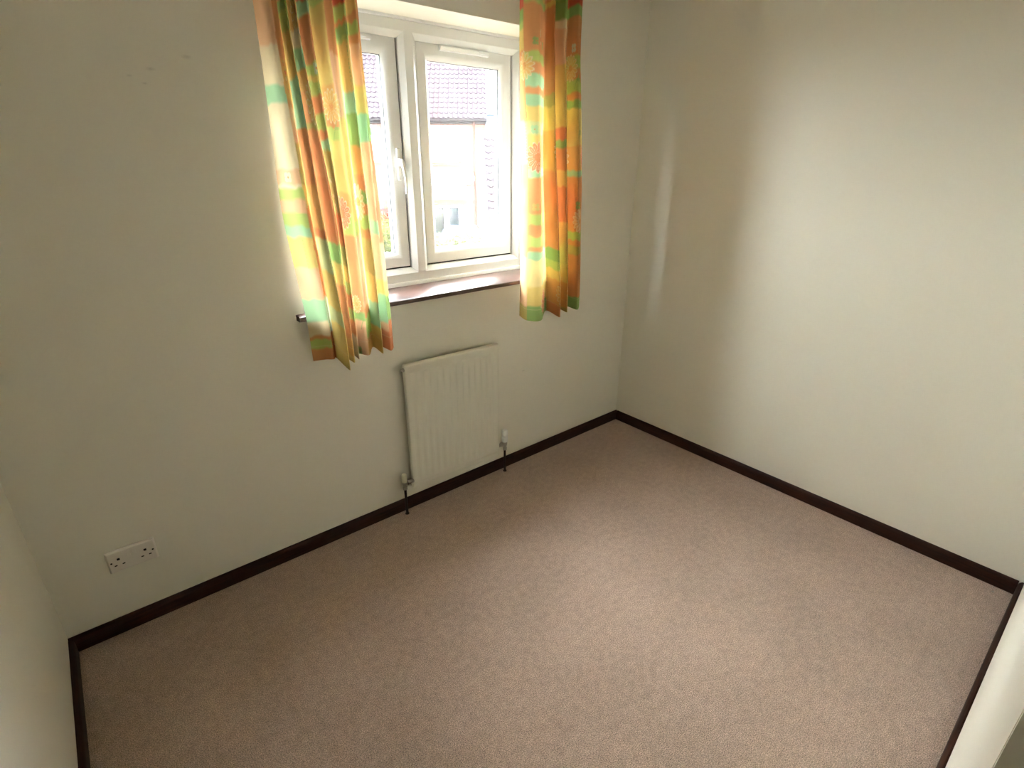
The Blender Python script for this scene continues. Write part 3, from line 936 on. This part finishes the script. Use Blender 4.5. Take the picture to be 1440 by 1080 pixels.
# one double-roman roof tile, two rolls wide; x across, y up the slope, z out of it
TW, TG, TL = .36, .286, .34
def tile_mesh():
    n = 10
    vs = []
    for (y, lift) in ((0, .042), (TL, .0)):
        for s in range(n+1):
            x = TW*s/n
            z = lift+.045*max(0, math.sin(2*math.pi*(x/TW*2)))**.8+.004*math.sin(2*math.pi*(x/TW*2))
            vs.append((x, y, z))
    m_ = len(vs)
    vs += [(x, y, z-.024) for x, y, z in vs]
    fs = [(i, i+1, n+2+i, n+1+i) for i in range(n)]
    fs += [(m_+i, m_+i+1, i+1, i) for i in range(n)]
    fs += [(0, n+1, m_+n+1, m_), (n, m_+n, m_+2*n+1, 2*n+1)]
    return MB().add(vs, fs).mesh('roof_tile', 60)
TILE = tile_mesh()
TILE.materials.append(M['tile'])

def tiled_slope(root, x0, ncol, nrow, eave, slope, cols, rows):
    """tiles with column < / in cols and row in rows are single objects, the rest one mesh"""
    base = Matrix.Translation(Vector(eave)) @ Matrix.Rotation(slope, 4, 'X')
    tv = [Vector(v.co) for v in TILE.vertices]
    tf = [tuple(p.vertices) for p in TILE.polygons]
    rest = MB()
    for r in range(nrow):
        for c in range(ncol):
            p = Vector((x0+c*TW, r*TG, 0))
            if c in cols and r in rows:
                o = bpy.data.objects.new('roof_tile', TILE)
                C.objects.link(o)
                o.parent = root
                o.matrix_local = base @ Matrix.Translation(p+Vector((0, random.uniform(-.006, .006), 0)))
            else:
                rest.add([base @ (v+p) for v in tv], tf)
    if rest.v:
        tag(rest.build('roof_covering', 'tile', root, smooth=60), kind='stuff')

# ---- the brick house opposite
D0 = 22.0
HR = -YAW+.05
hs = empty('brick_house', out(-1.02, D0)+Vector((math.cos(HR), math.sin(HR), 0))*1.02, HR)
tag(hs, 'red brick house with brown tiled roof across the way, seen through the window', 'house')
zl = lambda z: z-GZ
HU0, HU1, HD = -9.0, -1.02, 7.0
EZ = 3.06
MB().box(HU0, HU1, 0, HD, 0, zl(2.98)).build('wall', 'brick', hs)
SL = math.radians(40)
NC, NR = 23, 18
tiled_slope(hs, HU1-.0-NC*TW+.06, NC, NR, (0, -.30, zl(EZ)-.05), SL, range(NC-17, NC), range(0, 16))
ry_, rz_ = -.30+NR*TG*math.cos(SL), zl(EZ)+NR*TG*math.sin(SL)
b = MB()
b.add([(HU0, -.2, zl(2.98)), (HU1, -.2, zl(2.98)), (HU1, ry_, rz_-.10), (HU0, ry_, rz_-.10), (HU0, 2*ry_+.2, zl(2.98)), (HU1, 2*ry_+.2, zl(2.98))],
      [(0, 1, 2, 3), (3, 2, 5, 4), (1, 5, 2), (0, 3, 4), (0, 4, 5, 1)])
b.build('roof_deck', 'fascia', hs)
MB().tube([(HU0, ry_, rz_), (HU1+.06, ry_, rz_)], .13, 10).build('ridge', 'tile', hs, smooth=60)
fb = MB().box(HU0, HU1+.02, -.22, -.02, zl(2.86), zl(3.0)).build('fascia', 'fascia', hs)
MB().tube([(HU0, -.29, zl(2.97)), (HU1+.05, -.29, zl(2.97))], .055, 8).build('gutter', 'fascia', fb, smooth=60)
MB().tube([(-1.44, -.26, zl(2.93)), (-1.44, -.06, zl(2.72)), (-1.44, -.05, 0)], .034, 8).build('downpipe', 'soldier', hs, smooth=60)
MB().lathe((-1.47, .0, zl(.12)), (0, -1, 0), [(0, .09), (.05, .09), (.06, .07)], 12).build('wall_vent', 'grey_metal', hs, smooth=30)

def house_window(u0, u1, z0, z1, panes, net):
    wn = MB().frame(u0, u1, zl(z0), zl(z1), [(0, -.03), (.07, -.03), (.07, .03), (0, .03)]).build('window', 'house_white', hs)
    edges = [u0+.07]+[x for p_ in panes for x in p_]+[u1-.07]
    for a, c in zip(edges[0::2], edges[1::2]):
        if c-a > .01:
            MB().box(a, c, -.028, .03, zl(z0)+.07, zl(z1)-.07).build('window_bar', 'house_white', wn)
    for a, c in panes:
        pz0, pz1 = z0+.07, z1-.09
        if net:
            MB().box(a, c, -.012, .02, zl(pz0), zl(pz1-.24)).build('net_curtain', 'blind', wn)
            MB().box(a, c, -.012, .02, zl(pz1-.24), zl(pz1)).build('pane', 'house_glass', wn)
        else:
            MB().box(a, c, -.012, .02, zl(pz0), zl(pz1)).build('pane', 'house_glass', wn)
    return wn
house_window(-3.36, -2.02, 1.57, 2.80, [(-3.26, -2.72), (-2.56, -2.16)], True)
house_window(-6.4, -5.02, 1.57, 2.80, [(-6.3, -5.78), (-5.62, -5.16)], True)
house_window(-3.18, -1.94, -1.12, -.01, [(-3.05, -2.68), (-2.48, -2.10)], False)
house_window(-6.4, -4.7, -1.12, -.24, [(-6.3, -5.65), (-5.5, -4.82)], False)
for (u0, u1, z) in ((-3.42, -1.98, 1.47), (-6.46, -4.96, 1.47), (-3.24, -1.88, -1.21)):
    MB().box(u0, u1, -.07, .02, zl(z), zl(z)+.095).build('window_sill', 'soldier', hs)
b = MB()
k = HU0+.05
while k < -1.75:
    b.box(k, k+.062, -.012, .03, zl(.0), zl(.0)+.215)
    k += .075
tag(b.build('soldier_course', 'soldier', hs), kind='stuff')
MB().box(-6.6, -4.55, -.45, .02, zl(-.20), zl(-.05)).build('canopy', 'slate', hs)

# ---- satellite dish on the house wall
ds_ = empty('satellite_dish', out(-1.66, D0-.345, 1.00), -YAW)
tag(ds_, 'white round satellite dish on the brick house wall', 'satellite dish')
nrm_ = Vector((-.25, -.95, .18)).normalized()
MB().lathe((0, 0, 0), nrm_, [(-.045, .02), (-.04, .09), (-.02, .17), (.005, .225), (.008, .225), (-.012, .165), (-.03, .09), (-.035, .01)], 28).build('reflector', 'dish', ds_, smooth=60)
MB().tube([(0, .05, -.20), (-.05, -.16, -.24), (-.10, -.34, -.16)], .012, 8).build('arm', 'grey_metal', ds_)
MB().lathe((-.10, -.34, -.16), (.3, .9, .2), [(0, .03), (.08, .03), (.09, .02)], 10).build('receiver', 'grey_metal', ds_)
MB().tube([(0, .04, 0), (.10, .14, -.08), (.22, .16, -.10), (.22, .299, -.10)], .02, 8).build('bracket', 'grey_metal', ds_)

# ---- lower building with its tiled roof sloping to the street
gr = empty('low_building', out(-.72, 16.0), -YAW+.096)
tag(gr, 'low building with pantiled roof and white bargeboard beside the brick house', 'building')
GSL = math.atan2(2.17, 2.5)
GE = zl(.18)
tiled_slope(gr, .02, 9, 12, (0, -.12, GE-.06), GSL, range(0, 5), range(0, 12))
MB().add([(.06, .15, 0), (3.2, .15, 0), (3.2, 2.5, 0), (.06, 2.5, 0), (.06, .15, GE), (3.2, .15, GE), (3.2, 2.5, GE+2.03), (.06, 2.5, GE+2.03)],
         [(0, 1, 5, 4), (2, 3, 7, 6), (0, 4, 7, 3), (1, 2, 6, 5), (4, 5, 6, 7)]).build('wall', 'brick', gr)
MB().add([(-.035, -.15, GE-.16), (.02, -.15, GE-.16), (.02, 2.5, GE+2.17-.05), (-.035, 2.5, GE+2.17-.05), (-.035, -.15, GE+.0), (.02, -.15, GE+.0), (.02, 2.5, GE+2.17+.10), (-.035, 2.5, GE+2.17+.10)],
         [(0, 1, 5, 4), (1, 2, 6, 5), (2, 3, 7, 6), (3, 0, 4, 7), (4, 5, 6, 7), (0, 3, 2, 1)]).build('bargeboard', 'house_white', gr)
MB().tube([(-.05, 2.52, GE+2.2), (3.3, 2.52, GE+2.2)], .10, 10).build('ridge', 'house_white', gr, smooth=60)

# ---- farther house with a slate roof
fh = empty('slate_roofed_house', out(1.0, 40.0), -YAW)
tag(fh, 'distant pale house with plain blue grey slate roof', 'house')
MB().box(-6, 6, .4, 7.6, 0, zl(1.6)).build('wall', 'render', fh)
MB().add([(-6.3, 0, zl(1.4)), (6.3, 0, zl(1.4)), (6.3, 4, zl(4.75)), (-6.3, 4, zl(4.75)), (-6.3, 8, zl(1.4)), (6.3, 8, zl(1.4))],
         [(0, 1, 2, 3), (3, 2, 5, 4), (0, 3, 4), (1, 5, 2), (0, 4, 5, 1)]).build('roof', 'slate', fh)
MB().tube([(-6.3, 4, zl(4.77)), (6.3, 4, zl(4.77))], .12, 8).build('ridge', 'slate', fh)

# ---- parked car on the drive in front of the brick house
struct(MB().box(-3.6, 3.0, -4.4, 0, 0, .22).build('driveway', 'drive', None), 'grey driveway in front of the brick house', 'driveway')
dv = bpy.data.objects['driveway']
dv.location = out(0, D0)
dv.rotation_euler = (0, 0, -YAW)
cr_ = empty('parked_car', out(-1.80, 18.0, GZ+.22), -YAW+math.pi/2)
cr_.scale = (.96, .84, 1.05)
tag(cr_, 'blue car parked in front of the brick house', 'car')
side = [(0, .30), (0, .75), (.12, .95), (.95*0+.2, 1.0), (2.55, .95), (3.6, .82), (3.85, .62), (3.85, .28)]
MB().prism([(x, -.8, z) for x, z in side], (0, -.8, 0), (0, .8, 0)).build('body', 'car_blue', cr_, bevel=.05)
cab = [(.10, .95), (.42, 1.50), (1.75, 1.50), (2.55, .94)]
MB().add([(x, y*(.78 if z < 1.2 else .62), z) for y in (-1, 1) for x, z in cab], [(0, 1, 2, 3), (7, 6, 5, 4), (0, 4, 5, 1), (1, 5, 6, 2), (2, 6, 7, 3), (3, 7, 4, 0)]).build('cabin', 'car_blue', cr_, bevel=.04)
for (xa, xb) in ((.45, 1.10), (1.18, 1.95)):
    MB().add([(xa, -.76, 1.02), (xb, -.76, 1.02), (min(xb, 1.72), -.665, 1.40), (max(xa, .52), -.665, 1.40), (xa, -.70, 1.02), (xb, -.70, 1.02), (min(xb, 1.72), -.62, 1.40), (max(xa, .52), -.62, 1.40)],
             [(0, 1, 2, 3), (7, 6, 5, 4), (0, 4, 5, 1), (1, 5, 6, 2), (2, 6, 7, 3), (3, 7, 4, 0)]).build('side_window', 'house_glass', cr_)
MB().add([(.135, -.60, 1.03), (.135, .60, 1.03), (.375, .54, 1.44), (.375, -.54, 1.44), (.175, -.60, 1.03), (.175, .60, 1.03), (.415, .54, 1.44), (.415, -.54, 1.44)],
         [(0, 1, 2, 3), (7, 6, 5, 4), (0, 4, 5, 1), (1, 5, 6, 2), (2, 6, 7, 3), (3, 7, 4, 0)]).build('rear_window', 'house_glass', cr_)
for wx in (.72, 3.05):
    for wy in (-.80, .62):
        wl = MB().lathe((wx, wy, .31), (0, 1, 0), [(0, .26), (.02, .31), (.16, .31), (.18, .26)], 20).build('wheel', 'tyre', cr_, smooth=40)
        MB().lathe((wx, wy-.01 if wy < 0 else wy+.16, .31), (0, 1, 0), [(0, .18), (.03, .19)], 14).build('hub_cap', 'dish', wl)

# ---- shrubs below the window
def shrub(name, u, d, top, rad_, hgt, leaf, n, ls, label, twig=9):
    g = out(u, d)
    root = empty(name, g)
    tag(root, label, 'shrub', None)
    rs = random.Random(name+str(u))
    h = top-GZ
    st = MB()
    tips = []
    for k in range(twig):
        a = rs.uniform(0, 2*math.pi)
        q = rs.uniform(.2, .9)
        p3 = Vector((rad_*q*math.cos(a), rad_*q*math.sin(a), h*rs.uniform(.84, 1.02)))
        p1 = Vector((p3.x*.15, p3.y*.15, h*.35))
        p2 = Vector((p3.x*.6, p3.y*.6, h*.7))
        st.tube([(p3.x*.05, p3.y*.05, -.02), p1, p2, p3], [.03, .022, .013, .005], 6)
        tips.append((p1, p2, p3))
    st.build('stem', 'bark', root, smooth=60)
    fo = MB()
    for k in range(n):
        if rs.random() < .55:
            p1, p2, p3 = rs.choice(tips)
            f_ = rs.random()**.6
            p = p2.lerp(p3, f_)+Vector((rs.gauss(0, .09), rs.gauss(0, .09), rs.gauss(0, .09)))*rad_
        else:
            while True:
                v = Vector((rs.uniform(-1, 1), rs.uniform(-1, 1), rs.uniform(-1, 1)))
                if .35 < v.length < 1:
                    break
            p = Vector((v.x*rad_, v.y*rad_, h-hgt/2+v.z*hgt/2))
        if p.z > h*1.03:
            p.z = h*1.03
        a, e = rs.uniform(0, 2*math.pi), rs.uniform(-.6, 1.1)
        t_ = Vector((math.cos(a)*math.cos(e), math.sin(a)*math.cos(e), math.sin(e)))
        s_ = t_.orthogonal().normalized()
        s_.rotate(Matrix.Rotation(rs.uniform(0, 6.28), 3, t_))
        l_ = ls*rs.uniform(.6, 1.3)
        nn = t_.cross(s_)*l_*.12
        fo.add([p, p+t_*l_*.5+s_*l_*.28+nn, p+t_*l_, p+t_*l_*.5-s_*l_*.28+nn], [(0, 1, 2), (0, 2, 3)])
    me = bpy.data.meshes.new('foliage')
    me.from_pydata(fo.v, [], fo.f)
    o = link('foliage', me, leaf, root)
    tag(o, kind='stuff')
    return root
shrub('garden_shrub', -2.10, 9.0, .72, .72, 2.2, 'leaf_lime', 9000, .085, 'dense yellow green shrub outside, in front of the red leaved one')
shrub('garden_shrub', -2.88, 12.6, .52, .62, 1.5, 'leaf_red', 5000, .11, 'red leaved shrub behind the yellow green one')
shrub('garden_shrub', -1.36, 11.2, .26, .50, 1.6, 'leaf_pale', 3600, .085, 'pale yellow leafy shrub under the white ground-floor window opposite')
shrub('garden_shrub', -.62, 7.6, .64, .40, 1.6, 'leaf_pale', 3200, .085, 'pale yellow leafy shrub in front of the blue car')
shrub('garden_shrub', -.30, 9.6, .78, .30, 1.6, 'leaf_dry', 1500, .06, 'thin silvery twiggy shrub before the low tiled building', 16)
